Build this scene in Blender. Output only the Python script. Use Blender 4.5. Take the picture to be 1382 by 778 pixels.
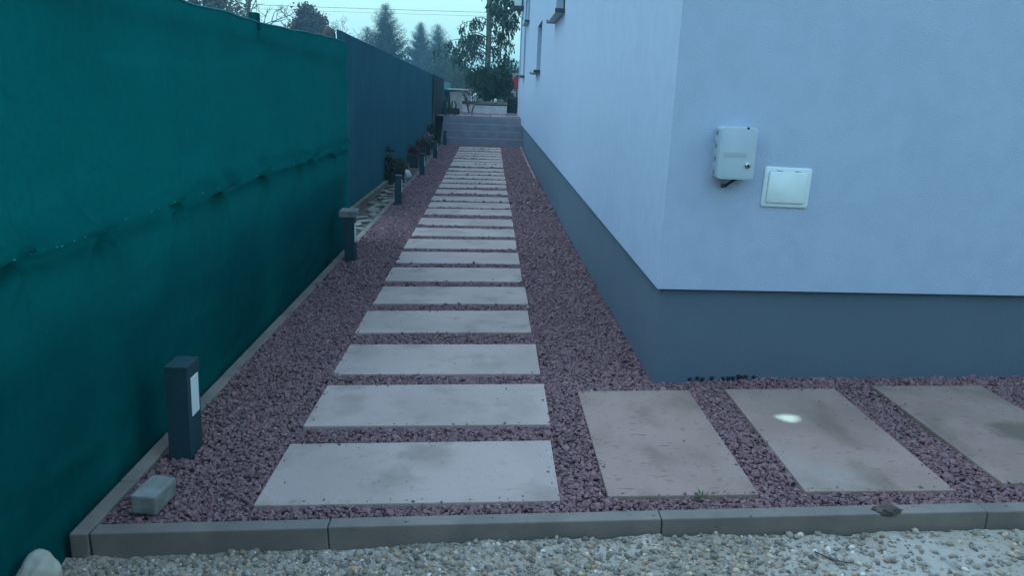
import bpy, bmesh, math, random
import numpy as np
from mathutils import Matrix, Vector, Euler, noise

for o in list(bpy.data.objects): bpy.data.objects.remove(o)
SC = bpy.context.scene
COL = SC.collection
random.seed(7)
RNG = np.random.default_rng(7)
R = math.radians

# ------------------------------------------------------------------ camera
PIT, YAW, ROLL, CAMH, FPX = 0.24596, 0.03523, 0.0400, 1.24647, 1037.6
f = Vector((math.sin(YAW)*math.cos(PIT), math.cos(YAW)*math.cos(PIT), -math.sin(PIT)))
r = Vector((math.cos(YAW), -math.sin(YAW), 0)); u = r.cross(f)
r2 = r*math.cos(ROLL) + u*math.sin(ROLL); u2 = -r*math.sin(ROLL) + u*math.cos(ROLL)
cam = bpy.data.cameras.new('camera'); camo = bpy.data.objects.new('camera', cam); COL.objects.link(camo)
cam.sensor_fit = 'HORIZONTAL'; cam.sensor_width = 36; cam.lens = 36*FPX/1382
cam.clip_start = .02; cam.clip_end = 3000
camo.matrix_world = Matrix(((r2.x, u2.x, -f.x, 0), (r2.y, u2.y, -f.y, 0), (r2.z, u2.z, -f.z, CAMH), (0, 0, 0, 1)))
SC.camera = camo

# ------------------------------------------------------------------ sky: an overcast dusk, brighter overhead than at the horizon
SUN_EL, SUN_AZ = R(48), R(305)
W = bpy.data.worlds.new('World'); SC.world = W; W.use_nodes = True
nt = W.node_tree; nt.nodes.clear()
def nn(t, **k):
    n = nt.nodes.new(t)
    for a, b in k.items(): setattr(n, a, b)
    return n
sky = nn('ShaderNodeTexSky', sky_type='NISHITA', sun_disc=False, sun_elevation=R(4), sun_rotation=SUN_AZ, air_density=1.4, dust_density=2.0, ozone_density=3.0)
bg1 = nn('ShaderNodeBackground'); bg1.inputs['Strength'].default_value = 0.05
nt.links.new(sky.outputs[0], bg1.inputs['Color'])
tc = nn('ShaderNodeTexCoord'); sep = nn('ShaderNodeSeparateXYZ'); nt.links.new(tc.outputs['Generated'], sep.inputs[0])
mx = nn('ShaderNodeMath', operation='MAXIMUM'); mx.inputs[1].default_value = 0; nt.links.new(sep.outputs['Z'], mx.inputs[0])
cr = nn('ShaderNodeMix', data_type='RGBA'); nt.links.new(mx.outputs[0], cr.inputs['Factor'])
cr.inputs[6].default_value = (.54, .97, .94, 1); cr.inputs[7].default_value = (.35, .60, 1.0, 1)
ms = nn('ShaderNodeMath', operation='MULTIPLY_ADD'); ms.inputs[1].default_value = 1.6; ms.inputs[2].default_value = 1.0
nt.links.new(mx.outputs[0], ms.inputs[0])
bg2 = nn('ShaderNodeBackground'); nt.links.new(cr.outputs[2], bg2.inputs['Color']); nt.links.new(ms.outputs[0], bg2.inputs['Strength'])
ad = nn('ShaderNodeAddShader'); nt.links.new(bg1.outputs[0], ad.inputs[0]); nt.links.new(bg2.outputs[0], ad.inputs[1])
wo = nn('ShaderNodeOutputWorld'); nt.links.new(ad.outputs[0], wo.inputs['Surface'])

sl = bpy.data.lights.new('sun', 'SUN'); sl.energy = 0.7; sl.angle = R(40); sl.color = (.62, .84, 1)
so = bpy.data.objects.new('sun', sl); COL.objects.link(so)
sd = Vector((math.sin(SUN_AZ)*math.cos(SUN_EL), math.cos(SUN_AZ)*math.cos(SUN_EL), math.sin(SUN_EL)))
so.rotation_euler = sd.to_track_quat('Z', 'Y').to_euler(); so.location = (0, -5, 12)
SC.view_settings.view_transform = 'Standard'; SC.view_settings.look = 'None'
SC.view_settings.exposure = 0.0; SC.view_settings.gamma = 1
SC.render.engine = 'CYCLES'

# ------------------------------------------------------------------ materials
def mat(name, col, rough=.9, noise_scale=None, col2=None, bump=0, bump_scale=80, detail=4, attr=None, spec=.3, metal=0, contrast=(.35, .65), layers=(), obj_coord=True, trans=0):
    m = bpy.data.materials.new(name); m.use_nodes = True
    t = m.node_tree; b = t.nodes['Principled BSDF']
    b.inputs['Roughness'].default_value = rough; b.inputs['Metallic'].default_value = metal
    b.inputs['Specular IOR Level'].default_value = spec
    b.inputs['Base Color'].default_value = (*col, 1)
    co = t.nodes.new('ShaderNodeTexCoord').outputs['Object'] if obj_coord else t.nodes.new('ShaderNodeNewGeometry').outputs['Position']
    cur = None
    if attr:
        a = t.nodes.new('ShaderNodeAttribute'); a.attribute_name = attr; cur = a.outputs['Color']
    def tex(scale, det, stretch=None):
        n = t.nodes.new('ShaderNodeTexNoise'); n.inputs['Scale'].default_value = scale; n.inputs['Detail'].default_value = det
        if stretch:
            mp = t.nodes.new('ShaderNodeMapping'); mp.inputs['Scale'].default_value = stretch
            t.links.new(co, mp.inputs[0]); t.links.new(mp.outputs[0], n.inputs['Vector'])
        else: t.links.new(co, n.inputs['Vector'])
        return n.outputs['Fac']
    def mix(fac, a, bcol, mode='MIX'):
        x = t.nodes.new('ShaderNodeMix'); x.data_type = 'RGBA'; x.blend_type = mode
        if isinstance(fac, float): x.inputs['Factor'].default_value = fac
        else: t.links.new(fac, x.inputs['Factor'])
        for i, v in ((6, a), (7, bcol)):
            if isinstance(v, tuple): x.inputs[i].default_value = (*v, 1)
            else: t.links.new(v, x.inputs[i])
        return x.outputs[2]
    def ramp(v, lo, hi):
        x = t.nodes.new('ShaderNodeMapRange'); x.inputs[1].default_value = lo; x.inputs[2].default_value = hi
        x.interpolation_type = 'SMOOTHSTEP'; t.links.new(v, x.inputs[0]); return x.outputs[0]
    if noise_scale:
        cur = mix(ramp(tex(noise_scale, detail), *contrast), cur if cur else col, col2)
    for (sc, lo, hi, lc, amt, st) in layers:       # further stains: scale, low, high, colour, amount, stretch
        fac = ramp(tex(sc, 5, st), lo, hi)
        mm = t.nodes.new('ShaderNodeMath'); mm.operation = 'MULTIPLY'; mm.inputs[1].default_value = amt; t.links.new(fac, mm.inputs[0])
        cur = mix(mm.outputs[0], cur if cur else col, lc)
    if cur: t.links.new(cur, b.inputs['Base Color'])
    if bump:
        bn = t.nodes.new('ShaderNodeBump'); bn.inputs['Strength'].default_value = bump; bn.inputs['Distance'].default_value = .004
        t.links.new(tex(bump_scale, 6), bn.inputs['Height']); t.links.new(bn.outputs[0], b.inputs['Normal'])
    return m

M = {}
M['plaster'] = mat('plaster', (.45, .515, .655), .95, 9, (.425, .49, .625), .8, 190, layers=((3.0, .5, .8, (.385, .44, .58), .6, (1, 1, .2)), (230, .45, .75, (.345, .40, .53), .35, None)), obj_coord=False)
M['plinth'] = mat('plinth', (.122, .160, .205), .92, 3, (.113, .150, .195), .7, 230, layers=((60, .66, .78, (.19, .21, .23), .3, None), (260, .45, .72, (.075, .118, .16), .5, None), (9, .6, .8, (.13, .17, .2), .5, (1, 1, .3))), obj_coord=False)
M['slab'] = mat('slab', (.455, .335, .292), .93, 2.2, (.385, .282, .245), .25, 160, layers=((5, .52, .75, (.28, .20, .165), .85, None), (2.6, .56, .72, (.31, .22, .18), .6, None), (40, .64, .74, (.20, .14, .12), .5, None), (320, .55, .8, (.32, .25, .22), .35, None), (1.1, .5, .75, (.52, .40, .37), .6, None), (90, .62, .7, (.24, .17, .15), .5, None), (12, .6, .72, (.36, .27, .23), .5, (.5, 2, 1))), obj_coord=False)
M['slab_worn'] = mat('slab_worn', (.34, .222, .185), .93, 2.6, (.27, .175, .143), .25, 160, layers=((4, .5, .72, (.17, .115, .085), .8, (1, .6, 1)), (26, .60, .70, (.12, .085, .065), .6, (1, 2.2, 1)), (320, .55, .8, (.19, .14, .115), .35, None), (1.3, .52, .75, (.39, .30, .265), .7, None), (90, .62, .7, (.15, .105, .085), .5, None)), obj_coord=False)
M['stain'] = mat('stain', (.12, .095, .075), .95, 14, (.19, .155, .125), .2, 160, obj_coord=False)
M['kerb'] = mat('kerb', (.24, .19, .16), .95, 5, (.175, .145, .125), .4, 190, layers=((14, .6, .75, (.13, .1, .09), .5, None), (280, .55, .8, (.15, .14, .13), .35, None)), obj_coord=False)
M['step'] = mat('step_block', (.29, .285, .33), .95, 5, (.245, .24, .285), .4, 120, layers=((14, .6, .75, (.12, .115, .12), .5, None),), obj_coord=False)
M['stone_gravel'] = mat('gravel_stone', (.2, .13, .14), .9, attr='Col', noise_scale=120, col2=(.15, .09, .095), contrast=(.5, 1.0), bump=.4, bump_scale=200)
M['gravel_base'] = mat('gravel_base', (.15, .105, .11), 1, 70, (.085, .058, .063), 1, 60, obj_coord=False)
M['pebble'] = mat('pebble', (.3, .3, .27), .75, attr='Col', noise_scale=90, col2=(.16, .15, .13), contrast=(.45, 1.0), bump=.15, bump_scale=150)
M['ground'] = mat('ground', (.15, .145, .115), 1, 1.2, (.10, .11, .07), 1, 30, layers=((18, .45, .7, (.19, .18, .15), .6, None),), obj_coord=False)
M['mud'] = mat('mud', (.30, .245, .185), .96, 2.4, (.40, .34, .29), 1, 70, contrast=(.40, .62), layers=((16, .56, .7, (.18, .145, .10), .6, None), (55, .6, .75, (.13, .105, .075), .7, None), (90, .6, .7, (.44, .38, .33), .4, None)), obj_coord=False)
M['cloth_green'] = mat('shade_cloth_green', (.0006, .082, .080), .95, 1.6, (.0006, .062, .062), .6, 330, spec=.0, layers=((5, .5, .75, (.001, .108, .110), .6, (1, .3, 2)), (38, .5, .72, (.0005, .052, .053), .6, None), (14, .5, .7, (.001, .10, .094), .45, (1, 2, 1)), (240, .45, .7, (.0005, .048, .056), .6, None)), obj_coord=False)
M['cloth_dark'] = mat('shade_cloth_dark', (.034, .142, .172), .9, 1.5, (.029, .125, .153), .35, 420, spec=.03, layers=((4, .5, .75, (.046, .172, .222), .5, (1, 3, .3)),), obj_coord=False)
M['cloth_teal'] = mat('shade_cloth_teal', (.03, .17, .18), .85, 2, (.025, .14, .15), .3, 300, spec=.15)
M['bollard'] = mat('bollard_metal', (.014, .046, .06), .65, 60, (.018, .053, .068), .25, 400, spec=.35)
M['opal'] = mat('opal_plastic', (.72, .78, .76), .45, spec=.45)
M['paver'] = mat('paver_concrete', (.27, .265, .25), .95, 14, (.18, .175, .155), .6, 150, layers=((260, .55, .8, (.13, .125, .11), .4, None),))
M['box_plastic'] = mat('box_plastic', (.47, .545, .60), .5, 12, (.44, .515, .57), .05, 300, spec=.4)
M['white_plastic'] = mat('white_plastic', (.72, .78, .77), .4, 20, (.69, .75, .74), spec=.45)
M['steel'] = mat('steel', (.5, .5, .5), .35, metal=1)
M['black'] = mat('black_rubber', (.02, .02, .022), .6)
M['frame_dark'] = mat('window_frame', (.06, .075, .085), .5)
M['glass'] = mat('window_glass', (.05, .09, .11), .08, spec=.7)
M['sill'] = mat('sill_metal', (.42, .45, .47), .5)
M['sill_cap'] = mat('sill_end_cap', (.05, .06, .07), .5)
M['roof'] = mat('roof_sheet', (.08, .08, .085), .8)
M['bark'] = mat('bark', (.10, .075, .06), .95, 8, (.06, .045, .038), .8, 60)
M['bark_grey'] = mat('bark_grey', (.13, .115, .105), .95, 8, (.075, .065, .06), .8, 60)
M['bark_pale'] = mat('bark_pale', (.22, .20, .18), .95, 8, (.14, .125, .11), .8, 60)
M['leaf_euc'] = mat('leaf_willow', (.05, .09, .06), .7, attr='Col')
M['leaf_bush'] = mat('leaf_bush', (.04, .08, .04), .8, attr='Col')
M['needle'] = mat('needle', (.03, .06, .05), .9, attr='Col')
M['twig'] = mat('twig', (.11, .085, .08), .95)
M['white_wall'] = mat('painted_masonry', (.78, .72, .72), .9, 6, (.64, .59, .58), .3, 80)
M['stone_cap'] = mat('stone_cap', (.28, .25, .20), .95, 12, (.17, .15, .11), .5, 60)
M['roof_pale'] = mat('pale_roofing', (.85, .85, .82), .7, 9, (.6, .6, .58), .4, 40)
M['wood_dark'] = mat('dark_wood', (.05, .045, .04), .9, 12, (.03, .028, .025), .4, 60)
M['wood_brown'] = mat('brown_wood', (.13, .09, .065), .9, 12, (.09, .06, .045), .4, 60)
M['pot_dark'] = mat('dark_pot', (.03, .032, .034), .65, 12, (.045, .045, .045))
M['soil_bed'] = mat('soil_bed', (.15, .115, .085), 1, 9, (.09, .07, .055), 1, 70, layers=((60, .6, .75, (.3, .25, .2), .5, None),), obj_coord=False)
M['soil'] = mat('soil', (.05, .04, .03), 1, 50, (.03, .025, .02), .8, 60)
M['bag'] = mat('white_bag', (.78, .78, .76), .5, 30, (.68, .68, .67), .3, 60)
M['pale_stone'] = mat('pale_stone', (.30, .27, .23), .95, 12, (.20, .18, .15), .5, 80)
M['cobble'] = mat('cobble', (.47, .42, .34), .85, 7, (.36, .32, .26), .35, 60)
M['clod'] = mat('clod', (.14, .10, .085), 1, 30, (.08, .06, .05), .8, 60)
M['grass'] = mat('grass_blade', (.05, .11, .03), .8)
M['red'] = mat('red_panel', (.55, .03, .045), .6, 12, (.45, .025, .04))
M['pink_render'] = mat('pink_render', (.36, .25, .25), .95, 5, (.30, .22, .22))
M['rust'] = mat('rust_leaf', (.13, .065, .04), .9, attr='Col')
M['gapm'] = mat('box_shadow_grey', (.25, .29, .31), .7)
M['cable'] = mat('cable', (.03, .03, .03), .7)
M['cream'] = mat('cream_light', (.98, .93, .80), .5, 60, (.95, .88, .74))
M['beam'] = mat('old_beam', (.23, .20, .14), .95, 10, (.15, .13, .09), .4, 60)
M['debris'] = mat('debris', (.07, .05, .045), 1)

def translucent(m, col, amt):          # daylight glowing through thin woven cloth
    t = m.node_tree; b = t.nodes['Principled BSDF']; o_ = t.nodes['Material Output']
    tr_ = t.nodes.new('ShaderNodeBsdfTranslucent'); tr_.inputs['Color'].default_value = (*col, 1)
    x = t.nodes.new('ShaderNodeAddShader'); t.links.new(b.outputs[0], x.inputs[0]); t.links.new(tr_.outputs[0], x.inputs[1]); t.links.new(x.outputs[0], o_.inputs['Surface'])
translucent(M['cloth_green'], (.0006, .046, .045), 1)

# ------------------------------------------------------------------ helpers
def link(name, me, m=None, parent=None, kind=None, label=None, cat=None, group=None):
    o = bpy.data.objects.new(name, me); COL.objects.link(o)
    if m is not None and me is not None: me.materials.clear(); me.materials.append(m)
    if parent: o.parent = parent
    if kind: o['kind'] = kind
    if label: o['label'] = label
    if cat: o['category'] = cat
    if group: o['group'] = group
    return o
def empty(name, loc=(0, 0, 0), label=None, cat=None, group=None, kind=None, rz=0):
    o = link(name, None, None, None, kind, label, cat, group); o.location = loc; o.rotation_euler[2] = rz
    o.empty_display_size = .1
    return o
def mesh_np(name, V, F, smooth=False, col=None):
    V = np.asarray(V, dtype=np.float32); F = np.asarray(F, dtype=np.int32)
    k = F.shape[1]; me = bpy.data.meshes.new(name)
    me.vertices.add(len(V)); me.vertices.foreach_set('co', V.ravel())
    me.loops.add(F.size); me.loops.foreach_set('vertex_index', F.ravel())
    me.polygons.add(len(F)); me.polygons.foreach_set('loop_start', np.arange(0, F.size, k, dtype=np.int32))
    me.polygons.foreach_set('loop_total', np.full(len(F), k, dtype=np.int32))
    me.polygons.foreach_set('use_smooth', np.full(len(F), smooth))
    if col is not None:
        a = me.color_attributes.new('Col', 'FLOAT_COLOR', 'POINT')
        c = np.ones((len(V), 4), np.float32); c[:, :3] = col; a.data.foreach_set('color', c.ravel())
    me.update(calc_edges=True); return me
def bm_mesh(bm, name, smooth=False):
    bmesh.ops.recalc_face_normals(bm, faces=bm.faces)
    me = bpy.data.meshes.new(name); bm.to_mesh(me); bm.free()
    for p in me.polygons: p.use_smooth = smooth
    return me
def add_box(bm, c, s, bevel=0, seg=2, rot=None):
    ret = bmesh.ops.create_cube(bm, size=1)
    vs = ret['verts']
    bmesh.ops.scale(bm, vec=s, verts=vs)
    if bevel:
        es = list({e for v in vs for e in v.link_edges})
        rb = bmesh.ops.bevel(bm, geom=es, offset=bevel, segments=seg, affect='EDGES', profile=.6)
        vs = list({v for f_ in rb['faces'] for v in f_.verts} | {v for v in vs if v.is_valid})
    if rot is not None: bmesh.ops.rotate(bm, cent=(0, 0, 0), matrix=rot, verts=vs)
    bmesh.ops.translate(bm, vec=c, verts=vs)
def box(name, c, s, bevel=0, seg=2, rot=None):
    bm = bmesh.new(); add_box(bm, c, s, bevel, seg, rot); return bm_mesh(bm, name)
def add_tube(bm, pts, rads, n=8, cap=True):
    rings = []; prev = None
    for i, p in enumerate(pts):
        p = Vector(p)
        d = (Vector(pts[min(i+1, len(pts)-1)]) - Vector(pts[max(i-1, 0)])).normalized()
        a = d.orthogonal().normalized() if prev is None else (prev - d*prev.dot(d)).normalized()
        prev = a; b = d.cross(a); rr = rads[i] if hasattr(rads, '__len__') else rads
        rings.append([bm.verts.new(p + (a*math.cos(2*math.pi*k/n) + b*math.sin(2*math.pi*k/n))*rr) for k in range(n)])
    for i in range(len(rings)-1):
        for k in range(n): bm.faces.new((rings[i][k], rings[i][(k+1) % n], rings[i+1][(k+1) % n], rings[i+1][k]))
    if cap: bm.faces.new(rings[0][::-1]); bm.faces.new(rings[-1])
def tube(name, pts, rads, n=8, smooth=True):
    bm = bmesh.new(); add_tube(bm, pts, rads, n); return bm_mesh(bm, name, smooth)
def lathe(name, prof, n=20, smooth=True):
    bm = bmesh.new(); rings = []
    for (rr, z) in prof: rings.append([bm.verts.new((rr*math.cos(2*math.pi*k/n), rr*math.sin(2*math.pi*k/n), z)) for k in range(n)])
    for i in range(len(rings)-1):
        for k in range(n): bm.faces.new((rings[i][k], rings[i][(k+1) % n], rings[i+1][(k+1) % n], rings[i+1][k]))
    bm.faces.new(rings[0][::-1]); bm.faces.new(rings[-1]); return bm_mesh(bm, name, smooth)
def smooth01(t): t = max(0., min(1., t)); return t*t*(3-2*t)

# the gently dished surface of the path
def gz(x, y):
    yy = min(max(y, 1.5), 21)
    return -.012 - .01715*yy + .0009*yy*yy + (x-.279)*(.0633*math.exp(-yy/4) + .0099)
def gz_np(x, y):
    yy = np.clip(y, 1.5, 21)
    return -.012 - .01715*yy + .0009*yy*yy + (x-.279)*(.0633*np.exp(-yy/4) + .0099)
def tilt(x, y, h=.2):
    return (gz(x, y+h)-gz(x, y-h))/(2*h), (gz(x+h, y)-gz(x-h, y))/(2*h)

HX, HY, KF = .775, 3.345, .0538            # corner of the house; its front wall runs off at a slight skew
def front_y(x): return HY + KF*(x-HX)
YE = 19.45                                   # foot of the steps
TERR = .665

# ------------------------------------------------------------------ ground
def ground_z(x, y):
    low = gz(min(max(x, -3), 3.5), y) - .085
    k = smooth01((y-16)/8) if x < -1.5 else smooth01((y-18.5)/2)
    z = low*(1-k) + (TERR-.03)*k
    if -1.62 < x < 12 and 2.17 < y < 21.2: z = min(z, low-.06)
    if -2.35 < x < 4.4 and -.75 < y < 2.3: z -= .09
    far = smooth01((math.hypot(x, y)-60)/200)
    return z - .6*far*0
xs = np.unique(np.concatenate([np.linspace(-400, -20, 14), np.linspace(-20, -2, 13), np.linspace(-2, 5, 71), np.linspace(5, 20, 9), np.linspace(20, 400, 13)]))
ys = np.unique(np.concatenate([np.linspace(-400, -8, 12), np.linspace(-8, 0, 9), np.linspace(0, 3, 41), np.linspace(3, 30, 60), np.linspace(30, 400, 16)]))
V = []; nx = len(xs)
for y in ys:
    for x in xs:
        n = noise.noise(Vector((x*3, y*3, 0)))*.008 if abs(x) < 6 and abs(y) < 6 else 0
        V.append((x, y, ground_z(float(x), float(y)) + n))
idx = np.arange(len(ys)*nx).reshape(len(ys), nx)
F = np.stack([idx[:-1, :-1], idx[:-1, 1:], idx[1:, 1:], idx[1:, :-1]], -1).reshape(-1, 4)
link('ground', mesh_np('ground', V, F, True), M['ground'], kind='structure')

# the muddy strip in front of the kerb
def fore_z(x, y):
    b = gz(x, 2.1) - .052 - (.022 if x < -.6 else .022*max(0, 1-(x+.6)/.5) if x < -.1 else 0) - .05*max(0, 2.1-y) + .008*noise.noise(Vector((x*5, 0, 7)))
    return b + .014*noise.noise(Vector((x*2.2, y*3, 3))) + .010*noise.noise(Vector((x*9, y*9, 1))) + .010*abs(noise.noise(Vector((x*22, y*22, 4)))) + .009*abs(noise.noise(Vector((x*44, y*44, 2)))) - .008*max(0, noise.noise(Vector((x*15, y*15, 8))))
xs = np.concatenate([np.linspace(-2.2, -1.3, 30), np.linspace(-1.29, 2.6, 560), np.linspace(2.62, 4.2, 50)]); ys = np.concatenate([np.linspace(-.6, 1.6, 70), np.linspace(1.606, 2.125, 80)])
V = [(x, y, fore_z(x, y)) for y in ys for x in xs]
idx = np.arange(len(V)).reshape(len(ys), len(xs))
F = np.stack([idx[:-1, :-1], idx[:-1, 1:], idx[1:, 1:], idx[1:, :-1]], -1).reshape(-1, 4)
link('mud_track', mesh_np('mud_track', V, F, True), M['mud'], kind='structure')

# ------------------------------------------------------------------ path: gravel bed, slabs
def sheet(name, x0, x1, y0, y1, nx, ny, zf, smooth=True):
    xs = np.linspace(x0, x1, nx); ys = np.linspace(y0, y1, ny)
    V = [(x, y, zf(float(x), float(y))) for y in ys for x in xs]
    idx = np.arange(len(V)).reshape(ny, nx)
    F = np.stack([idx[:-1, :-1], idx[:-1, 1:], idx[1:, 1:], idx[1:, :-1]], -1).reshape(-1, 4)
    return mesh_np(name, V, F, smooth)
# one L-shaped sheet, clipped only by the walls that stand in it
path = link('path', sheet('path', -1.2, 4.2, 2.18, YE+.05, 60, 120, lambda x, y: gz(x, y)-.012), M['gravel_base'], kind='structure')

SL = []       # (cx, cy, w, d, rot)
dy = {2: -.008, 3: -.032, 4: .02, 5: .026, 6: .026, 7: .025, 8: .01, 9: .011, 10: .019, 11: .116, 12: .058, 13: .01, 14: .118, 15: .172, 16: .151, 17: .137, 18: .076, 19: .063, 20: .169, 21: .022, 22: -.037, 23: -.041, 24: -.056, 25: -.124, 26: -.064, 27: -.125}
for i in range(1, 28):
    y0 = 2.2665 + .62654*(i-1) + dy.get(i, 0)
    xr = .279 - .0013*y0
    jx = {1: -.008, 2: .007, 3: .004, 5: .006}.get(i, random.uniform(-.006, .006))
    rot = {1: -.004, 2: -.006, 3: -.008, 4: .004, 5: .004}.get(i, random.uniform(-.003, .004))
    SL.append((xr-.5+jx, y0+.2316, 1.0, .463, rot, 'slab'))
for (cx, cy, rt) in ((.679, 2.766, -.004), (1.345, 2.772, -.014), (2.035, 2.80, -.022), (2.765, 2.86, -.026), (3.44, 2.9, -.03)):
    SL.append((cx, cy, .503, .965, rt, 'slab_worn'))
def slab_mesh(w, d, m):
    me = box('paving_slab', (0, 0, -.02), (w, d, .04), .004, 2); me.materials.append(M[m]); return me
me_a = slab_mesh(1.0, .463, 'slab'); me_b = slab_mesh(.503, .965, 'slab_worn')
slab_objs = []
for i, (cx, cy, w, d, rt, mm) in enumerate(SL):
    o = bpy.data.objects.new('paving_slab', me_a if mm == 'slab' else me_b); COL.objects.link(o); o.parent = path
    ty, tx = tilt(cx, cy)
    o.location = (cx, cy, gz(cx, cy)+.012); o.rotation_euler = (ty+random.uniform(-.002, .002), -tx+random.uniform(-.002, .002), rt)
    slab_objs.append(o)
slab_objs[28]['label'] = 'worn grey slab with a painted cream spot of light'
slab_objs[29]['label'] = 'worn grey slab with a wet brown stain'
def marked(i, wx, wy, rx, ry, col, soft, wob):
    """a slab of its own carrying one stain or painted light spot"""
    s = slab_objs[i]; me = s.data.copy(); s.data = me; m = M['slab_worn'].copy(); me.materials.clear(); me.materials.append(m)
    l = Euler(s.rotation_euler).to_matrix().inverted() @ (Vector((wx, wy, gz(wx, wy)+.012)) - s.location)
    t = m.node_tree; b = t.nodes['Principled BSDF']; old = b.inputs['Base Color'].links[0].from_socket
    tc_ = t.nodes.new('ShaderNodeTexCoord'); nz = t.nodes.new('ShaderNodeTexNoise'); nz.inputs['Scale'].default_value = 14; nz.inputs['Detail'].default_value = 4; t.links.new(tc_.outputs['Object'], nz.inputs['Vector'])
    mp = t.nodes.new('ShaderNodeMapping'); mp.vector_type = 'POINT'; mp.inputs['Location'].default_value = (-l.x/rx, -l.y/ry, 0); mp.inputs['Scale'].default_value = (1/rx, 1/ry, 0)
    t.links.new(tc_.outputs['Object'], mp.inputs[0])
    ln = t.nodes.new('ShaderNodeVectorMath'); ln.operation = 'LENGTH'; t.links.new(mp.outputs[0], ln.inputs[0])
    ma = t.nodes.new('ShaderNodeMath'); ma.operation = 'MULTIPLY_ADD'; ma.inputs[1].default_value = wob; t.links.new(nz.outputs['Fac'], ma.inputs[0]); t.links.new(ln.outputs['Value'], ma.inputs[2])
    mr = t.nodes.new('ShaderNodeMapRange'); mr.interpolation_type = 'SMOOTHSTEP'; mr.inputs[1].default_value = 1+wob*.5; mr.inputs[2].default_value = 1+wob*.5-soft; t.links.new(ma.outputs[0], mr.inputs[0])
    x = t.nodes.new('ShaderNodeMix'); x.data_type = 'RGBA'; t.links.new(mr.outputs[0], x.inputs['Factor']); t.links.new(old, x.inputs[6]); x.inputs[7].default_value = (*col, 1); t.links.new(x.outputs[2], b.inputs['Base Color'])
marked(28, 1.264, 2.918, .062, .062, (1.0, .88, .60), .8, 1.0)  # bright patch of light painted into the slab colour
marked(29, 2.12, 2.755, .13, .115, (.17, .12, .09), .5, 1.1)
SLN = [(cx, cy, w/2, d/2, rt) for cx, cy, w, d, rt, _ in SL]
def in_slab(x, y, marg):
    m = np.zeros(len(x), bool)
    for cx, cy, hw, hd, rt in SLN:
        c, s = math.cos(-rt), math.sin(-rt); dx = x-cx; dyy = y-cy
        m |= (np.abs(dx*c-dyy*s) < hw-marg) & (np.abs(dx*s+dyy*c) < hd-marg)
    return m

def ico(sub):
    bm = bmesh.new(); bmesh.ops.create_icosphere(bm, subdivisions=sub, radius=1)
    V = np.array([v.co[:] for v in bm.verts]); F = np.array([[v.index for v in f_.verts] for f_ in bm.faces]); bm.free(); return V, F
I1, F1 = ico(1); I2, F2 = ico(2)
def angular(V, k, cuts=5):
    V = V.copy()
    for _ in range(cuts):          # plane cuts make flat broken faces
        n = RNG.normal(size=3); n /= np.linalg.norm(n); dd = RNG.uniform(.45, .8)
        over = np.maximum(0, V@n-dd); V -= over[:, None]*n
    return V*(1+RNG.uniform(-k, k, (len(V), 1)))
def scatter(name, pts, size, col, base, faces, variants, flat=(.35, .75), smooth=False, lift=.3, tiltamt=.5):
    N = len(pts); vi = RNG.integers(0, len(variants), N); VV = np.stack(variants)[vi]
    s = size[:, None]*np.stack([RNG.uniform(.8, 1.25, N), RNG.uniform(.6, .95, N), RNG.uniform(*flat, N)], 1)
    VV = VV*s[:, None, :]
    def rot(V, ax, a):
        c, sn = np.cos(a)[:, None], np.sin(a)[:, None]; i, j = [(1, 2), (0, 2), (0, 1)][ax]
        W_ = V.copy(); W_[:, :, i] = V[:, :, i]*c - V[:, :, j]*sn; W_[:, :, j] = V[:, :, i]*sn + V[:, :, j]*c; return W_
    VV = rot(VV, 0, RNG.normal(0, tiltamt, N)); VV = rot(VV, 1, RNG.normal(0, tiltamt, N)); VV = rot(VV, 2, RNG.uniform(0, 6.28, N))
    VV = VV + pts[:, None, :]; VV[:, :, 2] += (size*lift)[:, None]
    nv = VV.shape[1]; FF = (faces[None] + (np.arange(N)*nv)[:, None, None]).reshape(-1, 3)
    return mesh_np(name, VV.reshape(-1, 3), FF, smooth, np.repeat(col, nv, 0))
def gravel_zone(name, y0, y1, dens, size, x1=.79):
    A = (x1+1.19)*(y1-y0); N = int(A*dens)
    x = RNG.uniform(-1.185, x1, N); y = RNG.uniform(y0, y1, N)
    keep = ~in_slab(x, y, -.002) & ~((x > .785-.0) & (y > HY+.03+KF*(x-HX)))
    for by in BOLY: keep &= ~((np.abs(x+1.112) < .05) & (np.abs(y-by) < .07))
    return x[keep], y[keep]
BOLY = [2.70, 6.19, 9.49, 12.83, 15.96, 19.30]
gx, gy, gs = [], [], []
for (y0, y1, x1, dens, sz) in ((2.195, 3.42, 3.15, 10500, .0089), (3.42, 5.2, .79, 9500, .0095), (5.2, 9, .79, 4400, .0125), (9, 14, .79, 1500, .020), (14, YE-.02, .79, 1000, .024)):
    a, b = gravel_zone('g', y0, y1, dens, sz, x1); gx.append(a); gy.append(b); gs.append(sz*RNG.lognormal(0, .28, len(a)))
gx, gy, gs = map(np.concatenate, (gx, gy, gs))
gs = np.clip(gs, .006, .03)
pal = np.array([(.180, .120, .130), (.155, .104, .116), (.205, .138, .145), (.165, .118, .133), (.138, .098, .108), (.188, .142, .150)])
c = pal[RNG.integers(0, len(pal), len(gx))]*np.array([1.30, 1.0, .97])*RNG.uniform(.86, 1.14, (len(gx), 1))
odd = RNG.random(len(gx)) < .006; c[odd] = np.array([(.42, .34, .25)])*RNG.uniform(.5, 1.0, (odd.sum(), 1))
zz = gz_np(gx, gy) - .004 + RNG.uniform(-.006, .006, len(gx)) + .006*np.sin(gx*5+gy*3)*np.sin(gy*4-gx*2)
var = [angular(I1, .12) for _ in range(14)]
link('gravel', scatter('gravel', np.stack([gx, gy, zz], 1), gs, c, I1, F1, var, (.45, .8)), M['stone_gravel'], kind='stuff', label='reddish purple crushed stone gravel spread round the slabs', cat='gravel')

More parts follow.
